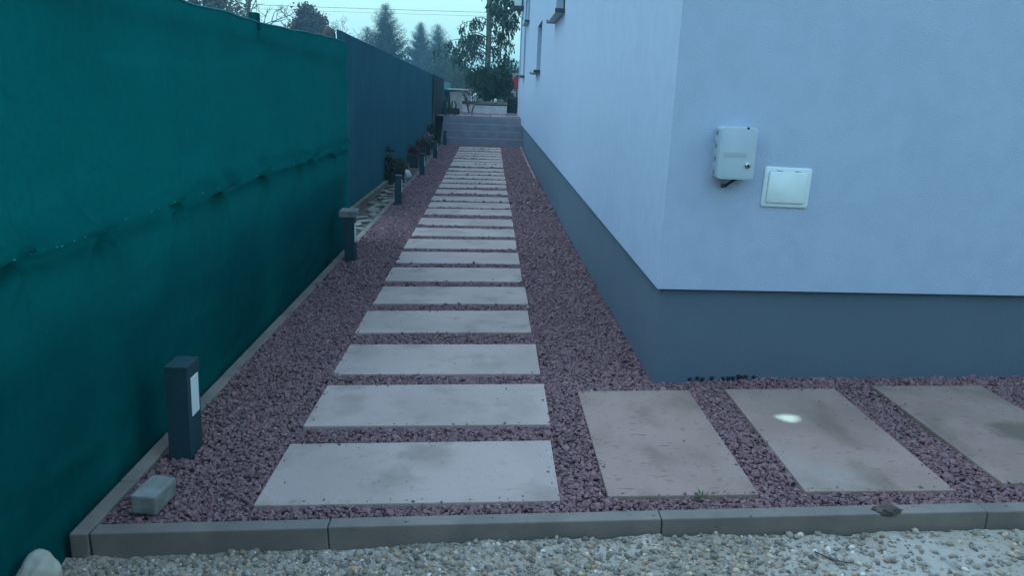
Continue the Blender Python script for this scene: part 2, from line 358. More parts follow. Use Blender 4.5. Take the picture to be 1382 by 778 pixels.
# crumbs of gravel and soil lying on the slabs and kerb
dx_, dy_, dz_, ds_ = [], [], [], []
for i, (cx, cy, hw, hd, rt) in enumerate(SLN):
    k = 46 if cy < 5 else 12
    for _ in range(k):
        e = random.random()
        x = random.uniform(-hw, hw); y = random.uniform(-hd, hd)
        if e < .62: y = (hd-.003-abs(random.gauss(0, .014)))*random.choice((-1, -1, 1))
        elif e < .85: x = (hw-.003-abs(random.gauss(0, .018)))*random.choice((-1, 1))
        dx_.append(cx+x); dy_.append(cy+y); dz_.append(gz(cx+x, cy+y)+.0125); ds_.append(random.uniform(.002, .0045) if random.random() < .8 else random.uniform(.005, .009))
for _ in range(60):
    x = random.uniform(-1.2, 3); y = random.uniform(2.14, 2.19); dx_.append(x); dy_.append(y); dz_.append(gz(x, y)+.0125); ds_.append(random.uniform(.002, .006))
n = len(dx_)
link('crumbs', scatter('crumbs', np.stack([dx_, dy_, dz_], 1), np.array(ds_), np.array([(.18, .125, .12)])*RNG.uniform(.6, 1.3, (n, 1)), I1, F1, var, (.35, .7), lift=.2, tiltamt=.1), M['stone_gravel'], kind='stuff', label='dark crumbs of gravel and soil scattered on the slabs', cat='crumbs')

# ------------------------------------------------------------------ kerbs
def kerb_piece(p0, p1, parent, w=.055, h=.22, zoff=.012):
    p0 = Vector(p0); p1 = Vector(p1); d = p1-p0; L = d.length
    me = box('kerb_stone', (0, 0, -h/2), (L-.002, w, h), .005, 2)
    o = link('kerb_stone', me, M['kerb'], parent); mid = (p0+p1)/2
    za, zb = gz(p0.x, p0.y), gz(p1.x, p1.y)
    o.location = (mid.x, mid.y, (za+zb)/2+zoff+random.uniform(-.0015, .0015)); o.rotation_euler = (0, -math.atan2(zb-za, L), math.atan2(d.y, d.x)); return o
kf = empty('kerb', (1.0, 2.155, -.1), 'grey concrete edging along the pebbly mud, in front of the slabs', 'kerb')
kl = empty('kerb', (-1.215, 10, -.1), 'long pale concrete edging running beside the fence and bollard lights', 'kerb')
bpy.context.view_layer.update()
def keep_parent(o, p): o.matrix_parent_inverse = p.matrix_world.inverted()
JX = [-1.186, -.464, .571, 1.606, 2.64, 3.67]
fy = lambda x: 2.150 + .0065*(x+1.2)
for a, b in zip(JX[:-1], JX[1:]): keep_parent(kerb_piece((a, fy(a)), (b, fy(b)), kf), kf)
yy = [2.118] + [2.45+1.035*k for k in range(17)]; yy = [v for v in yy if v < YE-.3] + [YE]
lx = lambda y: -1.217 + .0012*(y-2)
for a, b in zip(yy[:-1], yy[1:]): keep_parent(kerb_piece((lx(a), a), (lx(b), b), kl), kl)
# thin drip edging at the far foot of the plinth
sp = link('edging_strip', sheet('edging_strip', .735, .775, 12.6, YE, 2, 30, lambda x, y: gz(x, y)+.02+.008*math.sin(y*7)), M['pale_stone'], label='thin pale ragged strip between gravel and the far plinth', cat='edging')
m_ = sp.modifiers.new('thick', 'SOLIDIFY'); m_.thickness = .02

# ------------------------------------------------------------------ house
house = empty('house', (HX, HY, 0), 'pale blue rendered house with a dark grey plinth', 'house')
bpy.context.view_layer.update()
XE, YB, ZT = 9.8, 23.4, 6.2
PZ0 = .423
def pz(y): return PZ0 + .0058*(y-HY)
WINS = [(8.95, 10.25, 2.19, 3.45), (12.98, 14.2, 1.66, 2.44), (17.75, 18.85, 2.86, 4.1), (19.2, 20.3, 1.72, 3.5), (22.25, 23.0, 1.79, 3.38)]
def wall_grid(bm, holes, u0, u1, v0, v1, fn, dep):
    us = sorted({u0, u1, *[h[0] for h in holes], *[h[1] for h in holes]}); vs = sorted({v0, v1, *[h[2] for h in holes], *[h[3] for h in holes]})
    vt = {}
    def g(a, b, d=0):
        k = (round(a, 4), round(b, 4), d)
        if k not in vt: vt[k] = bm.verts.new(fn(a, b, d))
        return vt[k]
    for a, b in zip(us[:-1], us[1:]):
        for c_, d_ in zip(vs[:-1], vs[1:]):
            if any(h[0]-1e-6 <= a and b <= h[1]+1e-6 and h[2]-1e-6 <= c_ and d_ <= h[3]+1e-6 for h in holes): continue
            bm.faces.new((g(a, c_), g(b, c_), g(b, d_), g(a, d_)))
    for h in holes:
        cs = [(h[0], h[2]), (h[1], h[2]), (h[1], h[3]), (h[0], h[3])]
        for (a, b), (c_, d_) in zip(cs, cs[1:]+cs[:1]):
            q = [bm.verts.new(fn(*t)) for t in ((a, b, 0), (c_, d_, 0), (c_, d_, dep), (a, b, dep))]; bm.faces.new(q)
bm = bmesh.new()
wall_grid(bm, WINS, HY, YB, .0, ZT, lambda a, b, d: (HX+d, a, max(b, pz(a)) if b < .01 else b), .14)
def quad(*ps): bm.faces.new([bm.verts.new(p) for p in ps])
quad((HX, HY, PZ0), (XE, front_y(XE), PZ0), (XE, front_y(XE), ZT), (HX, HY, ZT))
quad((XE, front_y(XE), PZ0), (XE, YB, pz(YB)), (XE, YB, ZT), (XE, front_y(XE), ZT))
quad((XE, YB, pz(YB)), (HX, YB, pz(YB)), (HX, YB, ZT), (XE, YB, ZT))
PI_ = .028                                      # plinth set back under the insulation
quad((HX, HY, PZ0), (XE, front_y(XE), PZ0), (XE, front_y(XE)+.06, PZ0), (HX+.06, HY+.06, PZ0))
quad((HX, HY, PZ0), (HX+.06, HY+.06, PZ0), (HX+.06, YB, pz(YB)), (HX, YB, pz(YB)))
o = link('wall', bm_mesh(bm, 'wall'), M['plaster'], house); keep_parent(o, house)
def recess(a, b, d): pass
bm = bmesh.new()
def quad(*ps): bm.faces.new([bm.verts.new(p) for p in ps])
X2, Y2 = HX+PI_, HY+PI_
quad((X2, Y2, -.35), (XE, front_y(XE)+PI_, -.35), (XE, front_y(XE)+PI_, PZ0+.05), (X2, Y2, PZ0+.05))
quad((X2, YB-.02, -.35), (X2, Y2, -.35), (X2, Y2, PZ0+.05), (X2, YB-.02, pz(YB)+.05))
quad((X2, YB-.02, -.35), (XE, YB-.02, -.35), (XE, YB-.02, pz(YB)+.05), (X2, YB-.02, pz(YB)+.05))
quad((XE-.02, front_y(XE)+PI_, -.35), (XE-.02, YB, -.35), (XE-.02, YB, .5), (XE-.02, front_y(XE)+PI_, .5))
o = link('plinth', bm_mesh(bm, 'plinth'), M['plinth'], house); keep_parent(o, house)
o = link('roof', box('roof', ((HX+XE)/2, (HY+YB)/2+.2, ZT+.1), (XE-HX+.7, YB-HY+.9, .2), .02), M['roof'], house); keep_parent(o, house)
for (a, b, z0, z1) in WINS:
    bm = bmesh.new(); t = .055; x = HX+.115; cy = (a+b)/2; cz = (z0+z1)/2
    add_box(bm, (x, a+t/2, cz), (.05, t, z1-z0), .004); add_box(bm, (x, b-t/2, cz), (.05, t, z1-z0), .004)
    add_box(bm, (x, cy, z0+t/2), (.048, b-a-2*t, t), .004); add_box(bm, (x, cy, z1-t/2), (.048, b-a-2*t, t), .004)
    w = link('window', bm_mesh(bm, 'window'), M['frame_dark'], house); keep_parent(w, house)
    def sub(nm, me, m):
        q = link(nm, me, m, w); q.matrix_parent_inverse = (w.matrix_parent_inverse).inverted() if False else Matrix(); return q
    p = link('pane', box('pane', (x+.005, cy, cz), (.012, b-a-2*t, z1-z0-2*t)), M['glass'], w)
    s = link('sill', box('sill', (HX+.012, cy, z0-.02), (.22, b-a+.04, .022), .003, 1, Matrix.Rotation(-.06, 3, 'Y') if False else None), M['sill'], w)
    for yy_ in (a-.028, b+.028): link('sill_end_cap', box('sill_end_cap', (HX+.005, yy_, z0-.018), (.23, .014, .045), .002, 1), M['sill_cap'], w)
# glazed canopy beside the far corner
bm = bmesh.new(); add_box(bm, (HX-.14, 21.9, 3.52), (.28, .9, .05), .006); add_box(bm, (HX-.04, 21.47, 3.68), (.05, .05, .27), .004); add_box(bm, (HX-.14, 21.46, 3.83), (.28, .04, .04), .004)
o = link('canopy_frame', bm_mesh(bm, 'canopy_frame'), M['frame_dark'], house); keep_parent(o, house)
o = link('canopy_panel', box('canopy_panel', (HX-.16, 21.475, 3.68), (.19, .012, .26)), M['opal'], house); keep_parent(o, house)
# scraps of sealing membrane at the foot of the plinth
bm = bmesh.new()
for k in range(16):
    x = .97 + .021*k + random.uniform(-.006, .006)
    if random.random() < .75: add_box(bm, (x, front_y(x)+PI_-.006, gz(x, HY)+.018+random.uniform(-.005, .004)), (.017, .008, random.uniform(.014, .026)), .003, 1, Matrix.Rotation(random.uniform(-.3, .3), 3, 'Y'))
o = link('membrane_edge', bm_mesh(bm, 'membrane_edge'), M['black'], house, 'stuff'); keep_parent(o, house)

# ------------------------------------------------------------------ things on the front wall
ang = math.atan(KF)
def on_front(x, z, out=0): return (x + out*KF, front_y(x) - out, z)
eb = empty('electrical_box', on_front(1.048, 1.042), 'grey plastic electrical box with round lock on the rendered wall', 'electrical box', rz=ang)
BW, BH, BD = .155, .215, .075
def rounded_plate(w, h, d, rad, y0, seg=5, taper=0):
    bm = bmesh.new(); fr = []; bk = []
    for (sx, sz, a0) in ((1, 1, 0), (-1, 1, 90), (-1, -1, 180), (1, -1, 270)):
        for k in range(seg+1):
            a = R(a0+90*k/seg); fr.append((sx*(w/2-rad)+rad*math.cos(a), sz*(h/2-rad)+rad*math.sin(a)))
    ch = min(.006, d*.4)
    rings = []
    for (yy_, s) in ((y0, 1), (y0-d+ch, 1-taper), (y0-d+ch*.3, 1-taper-.012), (y0-d, 1-taper-ch*2.0/w)):
        rings.append([bm.verts.new((x*s, yy_, z*s)) for x, z in fr])
    n = len(fr)
    for i in range(len(rings)-1):
        for k in range(n): bm.faces.new((rings[i][k], rings[i][(k+1) % n], rings[i+1][(k+1) % n], rings[i+1][k]))
    bm.faces.new(rings[0]); bm.faces.new(rings[-1][::-1])
    me = bm_mesh(bm, 'plate', True)
    try: me.set_sharp_from_angle(angle=R(40))
    except Exception: pass
    return me
bd = link('housing', rounded_plate(BW, BH, BD*.62, .012, 0), M['box_plastic'], eb)
dr = link('lid', rounded_plate(BW+.006, BH+.006, BD*.42, .014, -BD*.625), M['box_plastic'], eb)
lk = link('lock', None, None, eb) if False else link('lock', tube('lock', [(.048, -BD*1.04, -.048), (.048, -BD*1.10, -.048)], .0125, 20), M['steel'], eb)
link('keyhole', box('keyhole', (.049, -BD*1.105, -.048), (.006, .003, .013), .001, 1, None), M['black'], lk)
link('label_plate', box('label_plate', (-.012, -BD*1.046, -.006), (.10, .0012, .020)), mat('label_strip', (.40, .45, .46), .55), dr)
for k in range(7):                               # hinge knuckles and knock-outs on the left flank
    z = .085 - .028*k
    link('knock_out', box('knock_out', (-BW/2-.0015, -.025+.006*(k % 2), z), (.006, .016, .019), .0015, 1), M['box_plastic' if k % 2 else 'gapm'], eb)
link('latch', box('latch', (.035, -BD*.99, BH/2-.001), (.012, .010, .010), .002, 1), M['black'], eb)
cb = link('cable', tube('cable', [(.03, -.035, -BH/2), (.005, -.036, -BH/2-.012), (-.012, -.032, -BH/2-.026), (-.018, -.022, -BH/2-.036), (-.026, -.010, -BH/2-.038), (-.030, .01, -BH/2-.036)], .006, 8), M['black'], eb)
link('cable_end', tube('cable_end', [(-.020, -.018, -BH/2-.036), (-.036, -.014, -BH/2-.037)], .009, 10), M['wood_brown'], eb)

wc = empty('wall_hatch', on_front(1.312, .897), 'white plastic square cover plate beside the electrical box', 'wall socket', rz=ang)
wc.rotation_euler = (0, .016, ang)
link('frame', rounded_plate(.216, .176, .008, .012, 0), M['white_plastic'], wc)
link('flap', rounded_plate(.176, .138, .0045, .008, -.0085), M['white_plastic'], wc)
for x0 in (-.042, .042): link('hinge', box('hinge', (x0, -.009, .076), (.026, .006, .006), .0015, 1), M['white_plastic'], wc)
link('gap', rounded_plate(.1795, .1415, .0014, .009, -.0072), mat('gap_grey', (.40, .45, .48), .8), wc)

# ------------------------------------------------------------------ bollard lights
def make_bollard():
    t = empty('bollard_light', (0, 0, 0), group='bollard lights along the kerb', cat='bollard light')
    link('post', box('post', (0, 0, .05), (.080, .122, .600), .003, 2), M['bollard'], t)
    link('cap', box('cap', (0, 0, .354), (.082, .124, .012), .003, 2), M['bollard'], t)
    w = link('light_panel', box('light_panel', (.0405, .006, .2315), (.004, .070, .150), .001, 1), M['opal'], t)
    link('screw', tube('screw', [(-.006, -.0605, .338), (-.006, -.0625, .338)], .0035, 8), M['black'], t)
    return t
def copy_tree(o):
    c_ = o.copy(); COL.objects.link(c_)
    for ch in o.children:
        d = ch.copy(); COL.objects.link(d); d.parent = c_
    return c_
b0 = make_bollard()
labs = ['dark bollard light beside the loose paver at the kerb corner', 'dark bollard light with a concrete paver lying on top',
        'dark bollard light in front of the green leafy pot', 'dark bollard light next to the white bag', 'dark bollard light in front of the brown plants', 'dark bollard light at the foot of the steps']
bols = []
for i, by in enumerate(BOLY):
    o = b0 if i == 0 else copy_tree(b0)
    x = -1.112 + (.0 if i == 0 else random.uniform(-.004, .004)) - (.01 if i == 5 else 0)
    o.location = (x, by, gz(x, by)); o.rotation_euler = (random.uniform(-.012, .012), .012 if i == 0 else random.uniform(-.015, .015), random.uniform(-.03, .03)); o['label'] = labs[i]; bols.append(o)
o = copy_tree(b0); o.location = (-1.195, 20.62, TERR+.05); o['label'] = 'dark bollard light standing beside the top step'; o.rotation_euler = (0, 0, 0)

def paver(loc, s, rot, label):
    bm = bmesh.new(); add_box(bm, (0, 0, s[2]/2), s, .008, 2)
    bmesh.ops.subdivide_edges(bm, edges=bm.edges, cuts=2, use_grid_fill=True)
    for v in bm.verts: v.co += Vector((noise.noise(v.co*30), noise.noise(v.co*30+Vector((5, 0, 0))), noise.noise(v.co*30+Vector((0, 7, 0)))))*.0022
    o = link('paver', bm_mesh(bm, 'paver'), M['paver'], label=label, cat='paver', group='loose concrete pavers'); o.location = loc; o.rotation_euler = rot; return o
paver((-1.058, 2.292, gz(-1.05, 2.28)+.012), (.083, .135, .066), (.02, .02, -.10), 'loose grey concrete paver lying on the gravel near the kerb corner')
paver((-1.128, 6.235, gz(-1.11, 6.19)+.3605), (.138, .20, .050), (0, 0, .03), 'grey concrete paver lying on top of a bollard light')

# ------------------------------------------------------------------ fences
FX = -1.275
def fence_cloth(name, y0, y1, ny, nz, zb, ztf, xf, m, parent):
    ys = np.linspace(y0, y1, ny); V = []
    for j in range(nz):
        for y in ys:
            t = j/(nz-1); zt = ztf(y); b = zb(y); z = b + (zt-b)*t
            V.append((xf(y, z, t), y, z))
    idx = np.arange(ny*nz).reshape(nz, ny)
    F = np.stack([idx[:-1, :-1], idx[:-1, 1:], idx[1:, 1:], idx[1:, :-1]], -1).reshape(-1, 4)
    o = link(name, mesh_np(name, V, F, True), m, parent)
    return o
fence1 = empty('fence', (FX, 3, -.15), 'tall green shade cloth fence with a puckered seam', 'fence')
fence2 = empty('fence', (-1.57, 14, -.15), 'dark blue grey shade cloth fence behind the row of pots', 'fence')
fence3 = empty('fence', (-1.62, 25, .5), 'pale teal screen at the end of the dark fence', 'fence')
bpy.context.view_layer.update()
def top1(y): return 1.562 + .0205*(y-3.3) + .006*math.sin(y*2.1+1) + .008*noise.noise(Vector((y*3, 0, 0))) + .02*math.exp(-((y-3.2)/.12)**2)
TIES = [-1.2, -.55, .1, .75, 1.42, 2.08, 2.52, 3.15, 3.72, 4.4, 5.15, 5.6, 6.35]
def x1(y, z, t):
    zs = .762 + .012*math.sin(y*1.7) + .010*noise.noise(Vector((y*4, 3, 0)))
    d = z-zs
    x = .010*noise.noise(Vector((y*1.2, z*1.2, 0))) + .006*noise.noise(Vector((y*4+z*2.5, z*3, 5))) + .0028*noise.noise(Vector((y*13-z*5, z*9, 7)))
    amp = .5+.5*noise.noise(Vector((y*2.3, 8, 0)))
    x += (.014+.034*amp)*math.exp(-((d-.026)/.032)**2) - (.008+.010*amp)*math.exp(-((d+.024)/.020)**2) + .012*noise.noise(Vector((y*11, z*14, 2)))*math.exp(-(d/.07)**2)      # puckered seam
    x += .016*math.exp(-((d+.10)/.10)**2)*(.4+.8*amp) + .016*noise.noise(Vector((y*2.0-z*3.5, z*4, 9)))                                             # sag below it
    for ty in TIES:
        e = y-ty
        if abs(e) < .4:
            x -= .040*math.exp(-(e/.020)**2-(d/.018)**2)
            rr = math.hypot(e, d)+1e-4; th = math.atan2(d, e)
            x += .030*math.exp(-rr/.16)*(math.sin(th*3+ty*7)+.5*math.sin(th*7+ty*3))*min(1, rr/.04)
    b = z+.13
    x += .012*math.exp(-((z-.05-.1*math.sin(y*1.3))/.035)**2)*noise.noise(Vector((y*2, 1, 4)))*1.8    # lower fold
    x += .018*math.exp(-b/.1)*noise.noise(Vector((y*6, 2, 2)))
    return FX + x
fence_cloth('shade_cloth', -1.6, 7.02, 760, 210, lambda y: -.22, top1, x1, M['cloth_green'], fence1)
for o in fence1.children: keep_parent(o, fence1)
def fpost(y, x, zt, par, m=M['frame_dark'], s=.05):
    o = link('post', box('post', (x, y, (zt-.3)/2), (s, s, zt+.3), .006), m, par); keep_parent(o, par)
for y in (-1.4, .6, 2.5, 6.96): fpost(y, FX-.24, top1(y)-.05, fence1, M['cloth_green'], .03)
o = link('clip', box('clip', (FX-.035, 4.47, top1(4.47)+.005), (.05, .055, .09), .006), M['cloth_green'], fence1); keep_parent(o, fence1)
for z in (.1, .762, 1.5): o = link('rail', tube('rail', [(FX-.045, y, z) for y in (-1.5, 2.5, 6.95)], .012, 8), M['frame_dark'], fence1); keep_parent(o, fence1)
# unseen boards added behind the cloth to darken its lower half
for a, b in ((-1.5, .55), (.6, 2.45), (2.55, 4.42), (4.5, 6.9)):
    o = link('shade_board', box('shade_board', (FX-.20, (a+b)/2, .20), (.03, b-a, .92), .004), M['wood_dark'], fence1); keep_parent(o, fence1)
# ragged upper hem of the cloth
bm = bmesh.new(); add_tube(bm, [(x1(y, top1(y), 1)+.001, y, top1(y)) for y in np.linspace(-1.55, 7.0, 160)], [.0045+.003*abs(noise.noise(Vector((y*7, 0, 1)))) for y in np.linspace(-1.55, 7.0, 160)], 6)
o = link('hem', bm_mesh(bm, 'hem', True), mat('hem_green', (.02, .19, .19), .8), fence1); keep_parent(o, fence1)
# small lighter bits along the seam, glints painted as colour
bm = bmesh.new()
for k in range(34):
    y = random.uniform(1.9, 6.6); add_box(bm, (x1(y, .778, 0)+.0015, y, .776+random.uniform(-.004, .006)), (.003, random.uniform(.004, .012), .003), .0005, 1)
o = link('seam_glints', bm_mesh(bm, 'seam_glints'), mat('glint_teal', (.05, .28, .30), .6), fence1, 'stuff'); keep_parent(o, fence1)

def f2x(y): return -1.575 + .0105*(y-9)
def top2(y): return 1.825 - .0145*(y-8.4) + .012*noise.noise(Vector((y*1.3, 4, 0)))
def x2(y, z, t): return f2x(y) + .014*noise.noise(Vector((y*2.2, z*.6, 0))) + .006*noise.noise(Vector((y*9, z*1.2, 5)))
o = fence_cloth('shade_cloth', 8.2, 19.9, 420, 40, lambda y: gz(-1.2, y)-.06, top2, x2, M['cloth_dark'], fence2); keep_parent(o, fence2)
o = fence_cloth('overlap_cloth', 19.6, 23.2, 90, 40, lambda y: gz(-1.2, y)-.06, lambda y: top2(y)+.012, lambda y, z, t: x2(y, z, t)+.03, mat('cloth_darker', (.009, .034, .05), .9, 2, (.007, .028, .04)), fence2); keep_parent(o, fence2)
for y in (8.25, 11.5, 15.6, 19.7, 23.1): fpost(y, f2x(y)-.06, top2(y)-.02, fence2)
o = link('shade_cloth', None, None, fence3) if False else fence_cloth('shade_cloth', 23.6, 30, 40, 20, lambda y: .5, lambda y: 1.60, lambda y, z, t: -1.60+.02*(y-23)*.3 + .02*noise.noise(Vector((y*2, z, 0))), M['cloth_teal'], fence3); keep_parent(o, fence3)
fpost(23.5, -1.61, 1.62, fence3)
# weathered concrete post standing where the two fences meet
pp = empty('fence_post', (-1.50, 8.1, -.12), 'weathered rounded concrete post top where green and dark fences meet', 'fence post')
me = lathe('post', [(.07, 0), (.07, 1.84), (.066, 1.90), (.05, 1.945), (.025, 1.962), (.004, 1.968)], 14); link('post', me, M['bark_grey'], pp)
pp.location = (-1.68, 8.3, -.12)
bm_ = box('foot_beam', (0, 0, 0), (.05, 12.6, .09), .008)
o = link('timber_edging', bm_, M['beam'], label='weathered timber edging lying at the foot of the dark fence', cat='timber edging'); o.location = (-1.495, 13.5, gz(-1.2, 12)+.02); o.rotation_euler = (.004, 0, -.0105)

# strip of soil with broken stones between kerb and dark fence
o = link('soil_bed', sheet('soil_bed', -1.56, -1.24, 7.0, YE+.6, 12, 160, lambda x, y: gz(-1.2, y)-.03+.016*noise.noise(Vector((x*9, y*5, 0)))+.008*noise.noise(Vector((x*30, y*30, 0)))), M['soil_bed'], kind='structure')
for k in range(24):
    y = 7.5 + .24*k + random.uniform(-.08, .08) if k < 20 else 12.5 + (k-20)*1.4
    x = random.uniform(-1.45, -1.28)
    bm = bmesh.new(); bmesh.ops.create_icosphere(bm, subdivisions=2, radius=1)
    sc = Vector((random.uniform(.04, .08), random.uniform(.06, .14), random.uniform(.014, .03)))
    for v in bm.verts:
        q = 1+.35*noise.noise(v.co*1.6+Vector((k*3, 0, 0))); v.co = Vector((v.co.x*sc.x*q, v.co.y*sc.y*q, max(-.6, min(.55, v.co.z))*sc.z))
    o = link('stone_fragment', bm_mesh(bm, 'stone_fragment'), M['pale_stone'], label='flat pale broken stone in the soil along the dark fence', cat='stone', group='broken stones beside the kerb')
    o.location = (x, y, gz(-1.2, y)-.012); o.rotation_euler = (random.uniform(-.1, .1), random.uniform(-.1, .1), random.uniform(0, 3))

# ------------------------------------------------------------------ leaves helper
def leaf_mesh(name, P, D, L, Wd, col, fold=.25):
    """P base points, D directions, one diamond leaf (2 tris, creased) each"""
    N = len(P); D = D/np.linalg.norm(D, axis=1, keepdims=True)
    rnd = RNG.normal(size=(N, 3)); S = np.cross(D, rnd); S /= np.linalg.norm(S, axis=1, keepdims=True)+1e-9; U = np.cross(S, D)
    L = L[:, None]; Wd = Wd[:, None]
    a = P; b = P + D*L*.45 + S*Wd - U*Wd*fold; c_ = P + D*L; d = P + D*L*.45 - S*Wd - U*Wd*fold
    V = np.stack([a, b, c_, d], 1).reshape(-1, 3); k = np.arange(N)*4
    F = np.concatenate([np.stack([k, k+1, k+2], 1), np.stack([k, k+2, k+3], 1)])
    return mesh_np(name, V, F, False, np.repeat(col, 4, 0))
def rand_dir(n, zb=0):
    d = RNG.normal(size=(n, 3)); d[:, 2] += zb; return d/np.linalg.norm(d, axis=1, keepdims=True)
def crown_clumps(n_cl, center, rad, leaves, L, base, zmin=None, spread=.2, dirz=0.):
    """clumped foliage in an ellipsoid with gaps between the clumps"""
    Ps, Ds, Cs, Ls = [], [], [], []
    for _ in range(n_cl):
        d = rand_dir(1)[0]; rr = RNG.uniform(.35, 1.0)**.6
        c0 = np.array(center) + d*np.array(rad)*rr*(1+.18*noise.noise(Vector((float(d[0])*2+center[0], float(d[1])*2, float(d[2])*2))))
        n = int(leaves*RNG.uniform(.5, 1.4)); sp = spread*RNG.uniform(.6, 1.4)
        p = c0 + RNG.normal(0, sp, (n, 3))*np.array([1, 1, .75])
        Ps.append(p); Ds.append(rand_dir(n, dirz)); Ls.append(L*RNG.uniform(.6, 1.4, n))
        Cs.append(np.array(base)*RNG.uniform(.65, 1.35)*RNG.uniform(.75, 1.25, (n, 1)))
    P, D, C, LL = map(np.concatenate, (Ps, Ds, Cs, Ls))
    if zmin is not None: k = P[:, 2] > zmin; P, D, C, LL = P[k], D[k], C[k], LL[k]
    return P, D, C, LL
def limbs(bm, base, top, r0, n, reach, rise=.5, z0=.3, seed=0, droop=0):
    rg = random.Random(seed); base = Vector(base); top = Vector(top); tips = []
    pts = [base.lerp(top, t) + Vector((rg.gauss(0, 1), rg.gauss(0, 1), 0))*.015*(top-base).length*(0 if t == 0 else 1) for t in np.linspace(0, 1, 7)]
    add_tube(bm, pts, [r0*(1-.8*t) for t in np.linspace(0, 1, 7)], 9)
    for k in range(n):
        t = z0 + (1-z0)*(k+rg.random())/n; p = base.lerp(top, t); a = rg.uniform(0, 6.28); ln = reach*(1.15-t*.75)*rg.uniform(.6, 1.1)
        d = Vector((math.cos(a), math.sin(a), rise*rg.uniform(.5, 1.3)))
        q = [p, p+d*ln*.35, p+d*ln*.7+Vector((0, 0, -droop*ln*.15)), p+d*ln+Vector((0, 0, -droop*ln*.5))]
        add_tube(bm, q, [r0*(1-.8*t)*.5, r0*.25*(1-.6*t), r0*.14, r0*.06], 5); tips.append((q[1], q[2], q[3]))
    return tips

# ------------------------------------------------------------------ pots along the fence
def potted(name, loc, rad, h, label, leafcol, n, sz, mleaf, square=False, upright=.6, spread=.12, ch=.2):
    t = empty(name, loc, label, 'potted plant', 'pots along the dark fence')
    if square: link('pot', box('pot', (0, 0, h/2), (rad*2, rad*2.6, h), .01), M['pot_dark'], t)
    else: link('pot', lathe('pot', [(rad*.75, 0), (rad*.8, h*.1), (rad, h*.92), (rad*1.07, h*.93), (rad*1.07, h), (rad*.93, h), (rad*.9, h*.9)], 18), M['pot_dark'], t)
    link('soil', box('soil', (0, 0, h*.93), (rad*1.25, rad*1.25, .02), .004), M['soil'], t)
    P, D, C, LL = crown_clumps(n, (0, 0, h+ch*.5), (spread, spread, ch*.6), 16, sz, leafcol, h*.95, spread*.35, upright)
    link('leaves', leaf_mesh('leaves', P, D, LL, LL*.28, C), mleaf, t)
    bm = bmesh.new()
    for k in range(6):
        a = random.uniform(0, 6.28); add_tube(bm, [(0, 0, h*.9), (math.cos(a)*spread*.3, math.sin(a)*spread*.3, h+ch*.5), (math.cos(a)*spread*.7, math.sin(a)*spread*.7, h+ch)], [.006, .004, .002], 5)
    link('stem', bm_mesh(bm, 'stem'), M['twig'], t)
    return t
G = lambda x, y: gz(-1.2, y)-.03
potted('potted_plant', (-1.40, 12.0, G(0, 12)), .10, .21, 'dark pot with a low yellowish green plant', (.07, .085, .03), 16, .05, M['leaf_bush'], ch=.12)
potted('potted_plant', (-1.49, 11.55, G(0, 11.5)), .075, .2, 'tall narrow dark pot with thin upright shoots', (.02, .035, .02), 12, .06, M['leaf_bush'], ch=.3, spread=.07)
potted('planter_box', (-1.42, 14.4, G(0, 14.4)), .10, .22, 'dark square planter with withered brown leaves', (.10, .05, .04), 18, .05, M['rust'], True, ch=.14, spread=.10)
potted('planter_box', (-1.41, 15.8, G(0, 15.8)), .11, .26, 'dark square planter with russet heather behind a bollard', (.09, .055, .045), 20, .05, M['rust'], True, ch=.13, spread=.11)
potted('planter_box', (-1.41, 17.1, G(0, 17.1)), .11, .26, 'dark planter with pale dried flower heads', (.24, .20, .19), 18, .05, M['rust'], True, ch=.2, spread=.11)
potted('potted_plant', (-1.42, 18.4, G(0, 18.4)), .09, .2, 'dark pot with brown stalks near the steps', (.06, .045, .035), 14, .07, M['rust'], ch=.3)
# crumpled white bag
bm = bmesh.new(); bmesh.ops.create_icosphere(bm, subdivisions=4, radius=1)
for v in bm.verts:
    q = 1+.22*noise.noise(v.co*2.1)+.12*noise.noise(v.co*5.3)
    x, y, z = v.co*q; z = max(z, -.45)
    v.co = Vector((x*.075, y*.10, (z+.45)*.085*(1.25-.55*x)))
o = link('white_bag', bm_mesh(bm, 'white_bag', True), M['bag'], label='crumpled white plastic bag on the soil between the pots', cat='bag'); o.location = (-1.345, 12.7, G(0, 12.7)+.0)
o.rotation_euler = (0, 0, .3)

# ------------------------------------------------------------------ steps and terrace
steps = empty('steps', (-.2, YE, 0), 'four grey block steps climbing to the terrace', 'steps')
bpy.context.view_layer.update()
z0 = gz(0, YE)
RZ = [z0+.02+k*(TERR-z0-.02)/4 for k in range(5)]
for k in range(4):
    y = YE+.3*k
    for j, (xa, xb) in enumerate(((-1.235, -.62), (-.62, .18), (.18, .80)) if k % 2 else ((-1.235, -.25), (-.25, .80))):
        me = box('riser', (0, 0, 0), (xb-xa-.004, .06, RZ[k+1]-RZ[k]+.05), .006, 2)
        o = link('riser', me, M['step'], steps); o.location = ((xa+xb)/2, y+.03, (RZ[k]+RZ[k+1])/2-.025+.0); o.rotation_euler = (0, .008, 0); keep_parent(o, steps)
    if k < 3:
        o = link('tread', box('tread', (-.22, y+.18, RZ[k+1]-.03), (2.03, .242, .05), .004), M['gravel_base'], steps); keep_parent(o, steps)
terr = link('terrace', sheet('terrace', -1.44, 12, YE+.9+.06, 34, 30, 40, lambda x, y: TERR-.012+.004*noise.noise(Vector((x*3, y*3, 0)))), M['gravel_base'], kind='structure')
N = 5200; x = RNG.uniform(-1.4, .78, N); y = RNG.uniform(YE+.98, 26, N); k = (x < .75) | (y > YB+.1)
x, y = x[k], y[k]; c = pal[RNG.integers(0, len(pal), len(x))]*RNG.uniform(.8, 1.3, (len(x), 1))*1.4
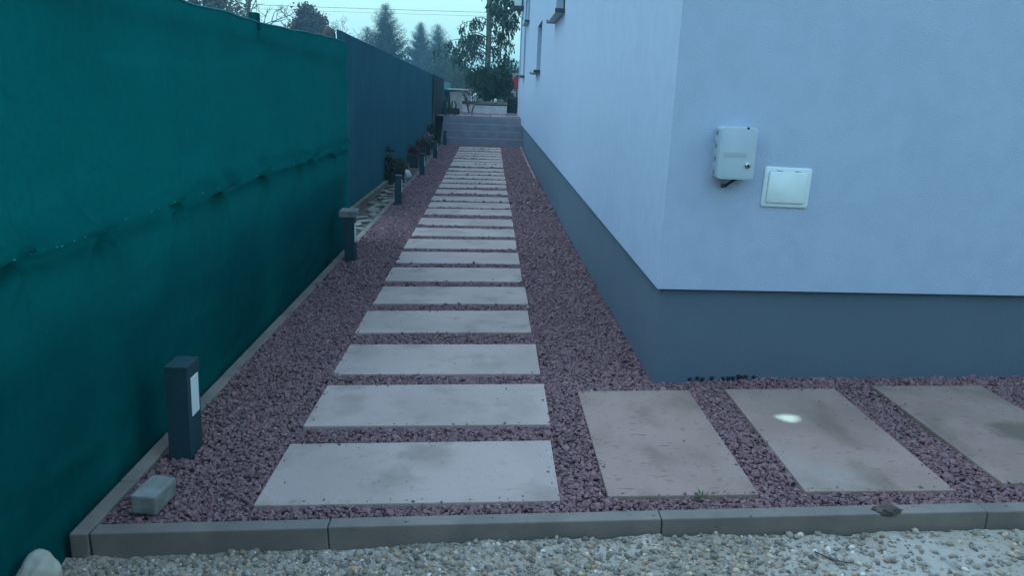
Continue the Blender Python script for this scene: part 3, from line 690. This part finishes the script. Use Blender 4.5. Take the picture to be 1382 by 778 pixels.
link('gravel', scatter('gravel', np.stack([x, y, np.full(len(x), TERR-.006)], 1), RNG.uniform(.016, .03, len(x)), c, I1, F1, var), M['stone_gravel'], kind='stuff', label='purple gravel covering the terrace above the steps', cat='gravel')
for (cx, cy, w, d) in ((-.72, 20.78, .36, .40), (-.26, 20.78, .42, .40), (.24, 20.74, .44, .40), (.70, 21.5, .3, .42), (.2, 21.6, .42, .4)):
    o = link('paving_slab', box('paving_slab', (0, 0, -.02), (w, d, .05), .005, 2), M['slab'], terr); o.location = (cx, cy, TERR+.02); o.rotation_euler = (0, 0, random.uniform(-.05, .05))

# raised bed with white wall and stone cap
rb = empty('raised_bed', (-.03, 24.3, TERR), 'low white raised bed with a stone coping at the tree foot', 'raised bed')
link('wall', box('wall', (0, 0, .12), (1.0, .7, .26), .01), M['white_wall'], rb)
link('shadow_gap', box('shadow_gap', (0, 0, .262), (.96, .66, .03)), M['wood_dark'], rb)
for k, (a, b) in enumerate(((-.52, -.17), (-.17, .2), (.2, .52))):
    link('coping_stone', box('coping_stone', ((a+b)/2, 0, .315), (b-a-.006, .76, .08), .012), M['stone_cap'], rb)
rb2 = empty('raised_bed', (-.72, 25.0, TERR), 'brown timber raised bed to the left of the white one', 'raised bed')
link('wall', box('wall', (0, 0, .12), (.36, .5, .26), .01), M['white_wall'], rb2); link('board', box('board', (0, 0, .30), (.4, .54, .09), .01), M['wood_brown'], rb2)
def pot_white(loc, s, label, m='white_plastic', h=1.0):
    o = link('plant_pot', lathe('plant_pot', [(.05*s, 0), (.062*s, .02*s), (.075*s, .16*s*h), (.06*s, .20*s*h), (.045*s, .23*s*h), (.02*s, .25*s*h)], 16), M[m], label=label, cat='pot', group='small pots on the raised bed'); o.location = loc
pot_white((-.50, 24.1, TERR+.356), .98, 'tall white rounded jar on the raised bed', h=1.0)
pot_white((-.30, 24.2, TERR+.356), .5, 'pair of small pale pots on the stone coping', 'pale_stone', .6)
pot_white((.12, 24.1, TERR+.356), .55, 'white pot on the coping under the dark bush', h=.8)
pot_white((.33, 24.2, TERR+.356), .45, 'grey squat pot at the end of the stone coping', 'paver', .6)
# long dark planter left of the steps
dp = empty('planter_box', (-1.11, 21.45, TERR), 'long dark planter box beside the top of the steps', 'planter box')
link('trough', box('trough', (0, 0, .08), (.5, .26, .18), .01), M['wood_dark'], dp); link('soil', box('soil', (0, 0, .172), (.44, .2, .02)), M['soil'], dp)
for k, x in enumerate((-.18, -.12, .03, .14)):
    bm = bmesh.new(); add_tube(bm, [(x, 0, .15), (x+.01, .02, .28), (x+random.uniform(-.05, .05), 0, .38)], [.022, .026, .012], 7); link('stump', bm_mesh(bm, 'stump'), M['wood_brown' if k > 1 else 'pot_dark'], dp)
# small white shed
sh = empty('shed', (-1.10, 27.2, TERR), 'small white shed with a pale sloping roof', 'shed')
bm = bmesh.new(); add_box(bm, (.42, 0, .33), (.05, 1.2, .66)); add_box(bm, (-.12, -.58, .33), (.26, .04, .66)); add_box(bm, (.21, -.58, .33), (.37, .045, .66)); add_box(bm, (0, .6, .33), (.86, .04, .66)); add_box(bm, (-.44, 0, .33), (.04, 1.2, .66))
link('wall', bm_mesh(bm, 'wall'), M['white_wall'], sh)
link('door', box('door', (-.33, -.57, .36), (.19, .03, .6), .004), M['frame_dark'], sh)
link('roof', box('roof', (0, 0, 0), (1.1, 1.45, .045), .008), M['roof_pale'], sh).location = (.02, 0, .70); sh.children[-1].rotation_euler = (.03, -.10, 0)
link('vent', box('vent', (.25, -.61, .42), (.03, .012, .06)), M['black'], sh)
# red panel on a post past the house corner
rs = empty('sign', (.74, 24.6, TERR), 'small red panel on a dark post just past the house corner', 'sign')
link('post', box('post', (.03, .02, .4), (.035, .035, 1.1), .004), M['black'], rs)
link('panel', box('panel', (0, 0, .99), (.13, .02, .34), .006), M['red'], rs)
bw = link('garden_wall', box('garden_wall', (0, 0, .8), (5, .2, 1.6), .02), M['pink_render'], label='faded pink rendered wall glimpsed behind the bushes', cat='wall'); bw.location = (2.9, 38, TERR)
h = empty('hedge', (.62, 26.2, TERR), 'dark green clipped hedge beside the raised bed', 'hedge')
P, D, C, LL = crown_clumps(70, (0, 0, .30), (.26, .5, .34), 60, .05, (.02, .05, .04), 0, .07)
link('foliage', leaf_mesh('foliage', P, D, LL, LL*.35, C), M['leaf_bush'], h); link('core', box('core', (0, 0, .25), (.3, .7, .5), .05), M['wood_dark'], h)

# ------------------------------------------------------------------ drooping-leaved tree with ivy bush
tr = empty('tree', (-.15, 25.1, TERR), 'tall bare trunked tree with drooping narrow leaves above the raised bed', 'tree')
bm = bmesh.new(); add_tube(bm, [(0, 0, 0), (-.01, 0, 1.2), (0, .02, 2.4), (-.02, 0, 3.6), (.03, 0, 5), (.05, 0, 6.3)], [.10, .09, .085, .078, .06, .02], 10)
P, D, C, LL = [], [], [], []
def droop_limb(z, a, ln, r0=.022, n=46, dens=1.0, rise=.45):
    d = Vector((math.cos(a), math.sin(a)*.8, 0)); p0 = Vector((0, 0, z)); pts = []
    for t in np.linspace(0, 1, 9): pts.append(p0 + d*ln*t + Vector((0, 0, ln*(rise*1.9*t - rise*2.1*t*t) + .02*noise.noise(Vector((t*4, a, z))))))
    add_tube(bm, pts, [r0*(1-.85*t) for t in np.linspace(0, 1, 9)], 5)
    for k in range(int(n*dens*.72)):
        t = RNG.uniform(.22, 1.0); i = min(7, int(t*8)); q = pts[i].lerp(pts[i+1], t*8-i)
        # hanging twig with narrow leaves
        tl = RNG.uniform(.10, .40)*min(1.0, ln+.2); off = RNG.normal(0, .08, 3)
        base = np.array(q[:])+off*np.array([1, 1, .4])
        m = RNG.integers(4, 9)
        for j in range(m):
            s = j/m; P.append(base + np.array([RNG.normal(0, .02), RNG.normal(0, .02), -tl*s])); D.append(np.array([RNG.normal(0, .35), RNG.normal(0, .35), -1])); LL.append(RNG.uniform(.09, .17)); C.append(np.array((.05, .09, .07))*RNG.uniform(.55, 1.5))
rgt = random.Random(5)
for z, a, ln, dn, rs_ in ((1.55, 3.2, 1.0, .6, .3), (1.75, 2.7, 1.3, .8, .38), (1.9, 3.5, 1.2, .7, .3), (2.0, 3.05, 1.6, 1.1, .40), (2.15, 2.6, 1.3, .7, .45), (2.25, 3.6, 1.1, .6, .5), (2.6, 3.1, 1.0, .55, .5), (2.75, 3.6, .7, .35, .5), (2.3, 3.3, .8, .5, .1), (1.8, 3.9, .9, .6, .1),
        (1.5, -.4, .8, .6, .3), (1.7, .3, .85, .8, .3), (1.95, -.7, .7, .6, .3), (2.2, .1, .8, .8, .45), (2.45, .7, .65, .7, .3), (2.65, .2, .85, 1.0, .5), (2.85, -.4, .8, 1.1, .5), (3.0, .3, .9, 1.4, .5), (3.15, .9, .75, 1.2, .4), (3.3, -.2, .85, 1.4, .6), (3.5, .5, .8, 1.3, .5), (3.2, 5.4, .6, 1.0, .4),
        (3.7, 3.3, .4, .4, .7), (3.8, .2, .8, 1.5, .5), (4.1, 1.2, .9, 1.5, .6), (4.4, 3.6, .6, .8, .6), (4.6, .5, .8, 1.4, .6), (5.0, 1.8, .8, 1.3, .6), (5.3, 5, .8, 1.3, .6), (5.7, .5, .6, 1.2, .6)):
    droop_limb(z, a+rgt.gauss(0, .12), ln*rgt.uniform(.9, 1.1), dens=dn, rise=rs_*rgt.uniform(.7, 1.1))
link('trunk', bm_mesh(bm, 'trunk', True), M['bark_pale'], tr)
link('crown', leaf_mesh('crown', np.array(P), np.array(D), np.array(LL), np.array(LL)*.19, np.array(C)), M['leaf_euc'], tr)
bs = empty('bush', (-.05, 25.0, TERR+.3), 'dense dark green bush round the foot of the drooping tree', 'bush')
bm = bmesh.new(); limbs(bm, (0, -.15, 0), (.05, 0, .9), .03, 12, .6, .6, .1, 3)
link('stem', bm_mesh(bm, 'stem'), M['bark'], bs)
P, D, C, LL = crown_clumps(150, (.02, 0, .66), (.74, .5, .48), 60, .065, (.032, .062, .040), .04, .10)
link('foliage', leaf_mesh('foliage', P, D, LL, LL*.36, C), M['leaf_bush'], bs)
st = empty('shrub', (-.62, 23.4, TERR), 'thin brown leggy shrub with sparse leaves at the terrace edge', 'shrub')
bm = bmesh.new(); tips = []
for k in range(9):
    a = random.uniform(0, 6.28); q = [(0+.04*math.cos(a), .04*math.sin(a), 0), (.14*math.cos(a), .1*math.sin(a), .3), (.26*math.cos(a), .2*math.sin(a), .62)]; add_tube(bm, q, [.014, .010, .004], 5); tips.append(q[2])
link('stem', bm_mesh(bm, 'stem'), M['twig'], st)
P, D, C, LL = crown_clumps(26, (0, 0, .5), (.3, .2, .28), 16, .05, (.10, .075, .06), .05, .07)
link('leaves', leaf_mesh('leaves', P, D, LL, LL*.3, C), M['rust'], st)

# ------------------------------------------------------------------ conifers and other trees beyond
def conifer(loc, h, rad, label, col, nb=170, sparse=1.0, seed=1):
    t = empty('conifer', loc, label, 'tree', 'conifers beyond the fence'); rg = np.random.default_rng(seed)
    bm = bmesh.new(); add_tube(bm, [(0, 0, 0), (0, 0, h*.5), (0, 0, h*.985)], [h*.022, h*.012, h*.002], 8)
    P, D, C, LL = [], [], [], []
    for k in range(nb):
        u_ = (k+rg.random())/nb; z = h*(.10+.89*u_); a = k*2.399+rg.normal(0, .3)
        ln = rad*(1-u_)**.75*rg.choice((.7, .85, .95, 1.1))*rg.uniform(.85, 1.1)+.05*rad; up = -.05+.6*u_+rg.normal(0, .15)
        d = np.array([math.cos(a), math.sin(a), up]); d /= np.linalg.norm(d)
        q = [np.array([0, 0, z]) + d*ln*s + np.array([0, 0, ln*.20*s*s]) for s in (0, .35, .7, 1)]
        add_tube(bm, [tuple(v) for v in q], [.012*h*(1-u_)*.5+.006, .006*h*(1-u_)*.5+.004, .004, .002], 4)
        m = int((45+230*ln/rad)*sparse); s = rg.random(m)**.75; base = np.array([0, 0, z])+d*ln*s[:, None]; base[:, 2] += ln*.20*s*s; base += rg.normal(0, .035*rad, (m, 3))
        side = np.cross(d, [0, 0, 1]); sgn = rg.choice((-1, 1), m)[:, None]
        dd = d*.75 + side*sgn*rg.uniform(.3, 1.0, (m, 1)) + np.stack([rg.normal(0, .15, m), rg.normal(0, .15, m), rg.normal(-.35, .3, m)], 1)
        P.append(base); D.append(dd); LL.append((.05+.10*(1-s))*rad*.85*rg.uniform(.6, 1.3, m)*(.22+.85*(1-u_))); C.append(np.array(col)*rg.uniform(.6, 1.4, (m, 1)))
    link('trunk', bm_mesh(bm, 'trunk'), M['bark'], t)
    P, D, C, LL = map(np.concatenate, (P, D, C, LL)); link('crown', leaf_mesh('crown', P, D, LL, LL*.17, C), M['needle'], t)
conifer((-8.0, 60, .6), 6.75, 2.75, 'tall spruce with an open pointed crown rising over the dark fence', (.013, .030, .026), 200, 1.3, 3)
conifer((-9.5, 61, .6), 5.2, 2.2, 'shorter spruce leaning close against the tall one', (.013, .03, .026), 130, 1, 9)
conifer((-6.85, 76, .6), 6.9, 2.6, 'slender dense spruce, left one of the hazy pair', (.013, .030, .028), 210, 1.6, 5)
conifer((-5.3, 77, .6), 6.85, 2.9, 'slender spruce with airy tip, right one of the hazy pair', (.013, .030, .028), 180, 1.2, 6)
def leafy(name, loc, c, rad, label, col, n, L, mleaf, trunk_h, seed=0, spread=.25, leaves=45, cat='tree', grp=None):
    t = empty(name, loc, label, cat, grp); bm = bmesh.new(); limbs(bm, (0, 0, 0), (0, 0, trunk_h), .05+trunk_h*.012, 14, max(rad[0], .4)*.9, .7, .25, seed)
    link('trunk', bm_mesh(bm, 'trunk'), M['bark'], t)
    P, D, C, LL = crown_clumps(n, c, rad, leaves, L, col, .02, spread); link('crown', leaf_mesh('crown', P, D, LL, LL*.34, C), mleaf, t)
leafy('round_shrub', (-9.05, 40, .4), (0, 0, 2.6), (.98, .98, 2.15), 'tall grey brown oval shrub behind the green fence', (.085, .062, .075), 520, .12, M['rust'], 3.6, 2, .15, 60)
leafy('evergreen_tree', (-13.0, 37, .4), (0, 0, 3.6), (1.15, 1.2, 2.6), 'dark evergreen tree behind the highest part of the green fence', (.03, .035, .03), 160, .15, M['leaf_bush'], 4.5, 4, .25)
leafy('bushy_tree', (-3.1, 58, .6), (0, 0, 1.75), (1.25, 1.2, 1.5), 'olive green bushy tree between the spruces and drooping tree', (.045, .06, .03), 170, .14, M['leaf_bush'], 2.4, 5, .24)
leafy('bushy_tree', (-1.2, 50, .6), (0, 0, 1.0), (1.5, 1, 1.05), 'low dark green bush behind the shed roof', (.035, .055, .03), 170, .12, M['leaf_bush'], 1.5, 6, .22)
leafy('bushy_tree', (1.2, 46, .6), (0, 0, 1.2), (1.5, 1, 1.2), 'hazy green bush behind the drooping tree, toward the house', (.04, .06, .04), 150, .12, M['leaf_bush'], 1.6, 8, .22)
leafy('russet_shrub', (-3.4, 42, .6), (0, 0, .82), (.85, .7, .62), 'russet brown shrub peeping over the dark fence end', (.12, .055, .035), 120, .09, M['rust'], 1.1, 7, .14)
leafy('bare_shrub', (-6.9, 46, .5), (0, 0, 1.2), (1.0, .7, 1.2), 'thin purplish shrub at the foot of the tall spruce', (.05, .042, .045), 60, .10, M['rust'], 2.1, 11, .22, 30)
# far belt of woodland that reads as one mass
N = 420; Ps, Ds, Cs, Ls = [], [], [], []
for k in range(N):
    a = RNG.uniform(-1.25, 1.25); rr = RNG.uniform(105, 135); hh = RNG.uniform(1.2, 3.2)*(1+.3*math.sin(a*23))
    cx, cy = rr*math.sin(a), rr*math.cos(a); n = 130
    P_ = np.array([cx, cy, .6+hh*.5]) + RNG.normal(0, 1, (n, 3))*np.array([1.6, 1.2, hh*.36]); Ps.append(P_); Ds.append(rand_dir(n, .3)); Ls.append(RNG.uniform(.35, .8, n)); Cs.append(np.array((.045, .058, .045))*RNG.uniform(.6, 1.3)*RNG.uniform(.8, 1.2, (n, 1)))
P, D, C, LL = map(np.concatenate, (Ps, Ds, Cs, Ls)); k = P[:, 2] > .5
link('woodland', leaf_mesh('woodland', P[k], D[k], LL[k], LL[k]*.4, C[k]), M['leaf_bush'], kind='stuff', label='hazy distant belt of trees along the horizon', cat='woodland')

# bare deciduous trees behind the green fence
def bare_tree(loc, h, label, seed, r0=.12, spread=.5):
    rg = random.Random(seed); t = empty('bare_tree', loc, label, 'tree', 'bare trees behind the green fence'); bmT = bmesh.new(); bmC = bmesh.new()
    def grow(p, d, ln, rr, lev):
        n = 4; pts = [p]
        for i in range(n):
            d = (d + Vector((rg.gauss(0, .16), rg.gauss(0, .16), rg.gauss(.03, .12)))).normalized(); pts.append(pts[-1]+d*ln/n)
        add_tube(bmT if lev < 2 else bmC, pts, [rr*(1-.14*i) for i in range(n+1)], 7 if lev < 2 else (4 if lev < 4 else 3), cap=False)
        if lev >= 6: return
        for k in range(rg.choice((2, 3, 3)) if lev < 5 else 3):
            q = pts[rg.choice((2, 3, 4, 4))] if lev else pts[rg.choice((3, 4))]
            dd = (d*.7 + Vector((rg.gauss(0, spread), rg.gauss(0, spread), rg.gauss(.12, spread*.6)))).normalized()
            grow(q, dd, ln*rg.uniform(.6, .85), rr*.66, lev+1)
    grow(Vector((0, 0, 0)), Vector((0, 0, 1)), h*.30, r0, 0)
    link('trunk', bm_mesh(bmT, 'trunk'), M['bark_grey'], t); link('crown', bm_mesh(bmC, 'crown'), M['twig'], t)
bare_tree((-9.9, 33, .3), 7.5, 'bare tree with spreading grey branches behind the green fence', 4, .20, .62)
bare_tree((-11.4, 44, .4), 7.6, 'second bare tree with fine twigs near the grey oval shrub', 12, .18, .6)
bare_tree((-9.3, 50, .4), 6.0, 'small bare tree beside the grey oval shrub', 21, .11, .55)

bare_tree((-12.0, 34, .3), 7.0, 'bare tree with crooked limbs beside the dark evergreen', 33, .2, .6)
bare_tree((-8.3, 39, .3), 5.2, 'low bare tree between the oval shrub and the post top', 41, .1, .6)
# overhead cables with their poles
for k, (z, yo) in enumerate(((5.15, 0), (5.0, .35))):
    pts = [(x, 40+yo, z + .011*x + .00035*(x+5)**2) for x in np.linspace(-42, 26, 30)]
    link('overhead_cable', tube('overhead_cable', pts, .009 if k == 0 else .006, 5), M['cable'], label=('upper' if k == 0 else 'lower, thinner')+' dark overhead cable crossing the sky behind the trees', cat='cable', group='overhead cables')
for x in (-42, 26):
    t = link('utility_pole', tube('utility_pole', [(0, 0, 0), (0, 0, 6.7)], [.12, .08], 10), M['bark'], label='wooden utility pole carrying the cables, '+('beyond the green fence' if x < 0 else 'behind the house'), cat='pole', group='utility poles'); t.location = (x, 40.17, .3 if x < 0 else .5)

# unseen block added behind the camera to shade kerb front and wall
ga = empty('garage', (3.6, -4.6, -.2), 'dark timber garage across the yard facing the house', 'garage')  # no real garage: added unseen light blocker, with its wall, roof and door
link('wall', box('wall', (0, 0, 1.5), (8.5, 3.0, 3.0), .02), M['wood_dark'], ga); link('roof', box('roof', (0, 0, 3.09), (9.0, 3.5, .16), .02), M['roof'], ga)
link('door', box('door', (-.5, 1.52, 1.1), (2.6, .06, 2.2), .01), M['frame_dark'], ga)

# ------------------------------------------------------------------ foreground: pebbles, cobble, clod, twig, weed
def pebble_field(N, x0, x1, y0, y1, smin, smax):
    x = RNG.uniform(x0, x1, N); y = RNG.uniform(y0, y1, N)
    dens = np.array([62e-2 + .6*noise.noise(Vector((a*1.7, b*2.4, 11))) + (.30 if a < .9 else -.04) for a, b in zip(x, y)])
    k = RNG.random(N) < np.clip(dens, .06, 1); x, y = x[k], y[k]
    s = np.clip(RNG.lognormal(math.log((smin*smax)**.5), .36, len(x)), smin*.6, smax*1.3)
    z = np.array([fore_z(a, b) for a, b in zip(x, y)]) + s*RNG.uniform(-.25, .35, len(x))
    pp_ = np.array([(.27, .27, .235), (.20, .215, .20), (.33, .31, .26), (.155, .165, .165), (.42, .40, .35), (.30, .22, .165), (.24, .25, .26)])
    c_ = pp_[RNG.choice(len(pp_), len(x), p=[.27, .25, .15, .15, .06, .05, .07])]*np.array([1.35, 1.03, .86])*RNG.uniform(.55, 1.2, (len(x), 1))
    w = RNG.random(len(x)) < .03; c_[w] = (.66, .58, .50)
    return np.stack([x, y, z], 1), s, c_
pv = [I2*(1+.16*np.array([noise.noise(Vector(v)*1.1+Vector((k*7, 0, 0))) for v in I2]))[:, None] for k in range(10)]
pts, s, c = pebble_field(12500, -1.25, 3.2, 1.62, 2.122, .0042, .0108)
link('pebbles', scatter('pebbles', pts, s, c, I2, F2, pv, (.55, .85), True, .05, .35), M['pebble'], kind='stuff', label='rounded mixed pebbles pressed into the mud before the kerb', cat='pebbles')
pts, s, c = pebble_field(5000, -1.25, 4, .2, 1.64, .008, .018)
pv1 = [I1*(1+.12*RNG.uniform(-1, 1, (len(I1), 1))) for k in range(8)]
link('pebbles', scatter('pebbles', pts, s, c, I1, F1, pv1, (.55, .85), True, .05, .35), M['pebble'], kind='stuff', label='scattered pebbles in the mud further from the kerb', cat='pebbles')
# mud clods
pts, s, c = pebble_field(11000, -1.2, 3.2, 1.6, 2.12, .004, .015); c = np.where(RNG.random((len(s), 1)) < .5, np.array([(.40, .34, .295)]), np.array([(.27, .215, .165)]))*RNG.uniform(.8, 1.1, (len(s), 1))
pts[:, 2] -= s*.25
link('mud_clods', scatter('mud_clods', pts, s, c, I1, F1, var, (.4, .7), True, .05, .3), M['pebble'], kind='stuff', label='crumbled clods of pale dried mud', cat='mud')
def rock(name, loc, s, seed, m, label, cat, rough=.18, rot=0):
    bm = bmesh.new(); bmesh.ops.create_icosphere(bm, subdivisions=4, radius=1)
    for v in bm.verts:
        q = 1+rough*noise.noise(v.co*1.1+Vector((seed, 0, 0)))*1.6+rough*.35*noise.noise(v.co*3.1+Vector((seed, 4, 0))); v.co = Vector((v.co.x*s[0]*q, v.co.y*s[1]*q, v.co.z*s[2]*q))
    o = link(name, bm_mesh(bm, name, True), m, label=label, cat=cat); o.location = loc; o.rotation_euler = (0, 0, rot); return o
rock('cobble', (-1.212, 1.905, -.108), (.054, .06, .078), 3.7, M['cobble'], 'pale rounded cobble at the foot of the green fence', 'stone')
rock('soil_clod', (1.285, 2.155, gz(1.28, 2.15)+.020), (.030, .021, .015), 8.1, M['clod'], 'brown clod of soil sitting on the front kerb', 'clod', .5)
link('twig', tube('twig', [(1.02, 2.04, fore_z(1.02, 2.04)+.012), (1.06, 2.0, fore_z(1.06, 2.0)+.014), (1.12, 1.975, fore_z(1.12, 1.975)+.010)], [.0022, .002, .0012], 5), M['twig'], label='thin dark twig lying on the pale mud', cat='twig')
wd = empty('weed', (.735, 2.275, gz(.73, 2.28)), 'small green weed sprouting at the edge of a slab', 'weed')
P = np.zeros((16, 3))+RNG.normal(0, .004, (16, 3)); D = rand_dir(16, .5); D[:, 2] = np.abs(D[:, 2])*.7+.15
link('leaves', leaf_mesh('leaves', P, D, RNG.uniform(.022, .05, 16), RNG.uniform(.002, .004, 16), np.ones((16, 3))*.1), M['grass'], wd)

# ------------------------------------------------------------------ damp evening air
hz = link('haze', box('haze', (0, 0, 5.6), (820, 820, 14.4)), None, kind='stuff', label='thin bluish evening haze filling the air', cat='haze')
hm = bpy.data.materials.new('haze'); hm.use_nodes = True; t = hm.node_tree; t.nodes.clear()
pv_ = t.nodes.new('ShaderNodeVolumePrincipled'); pv_.inputs['Density'].default_value = .0029; pv_.inputs['Color'].default_value = (.42, .80, 1, 1); pv_.inputs['Anisotropy'].default_value = .2
out = t.nodes.new('ShaderNodeOutputMaterial'); t.links.new(pv_.outputs[0], out.inputs['Volume']); hz.data.materials.append(hm)
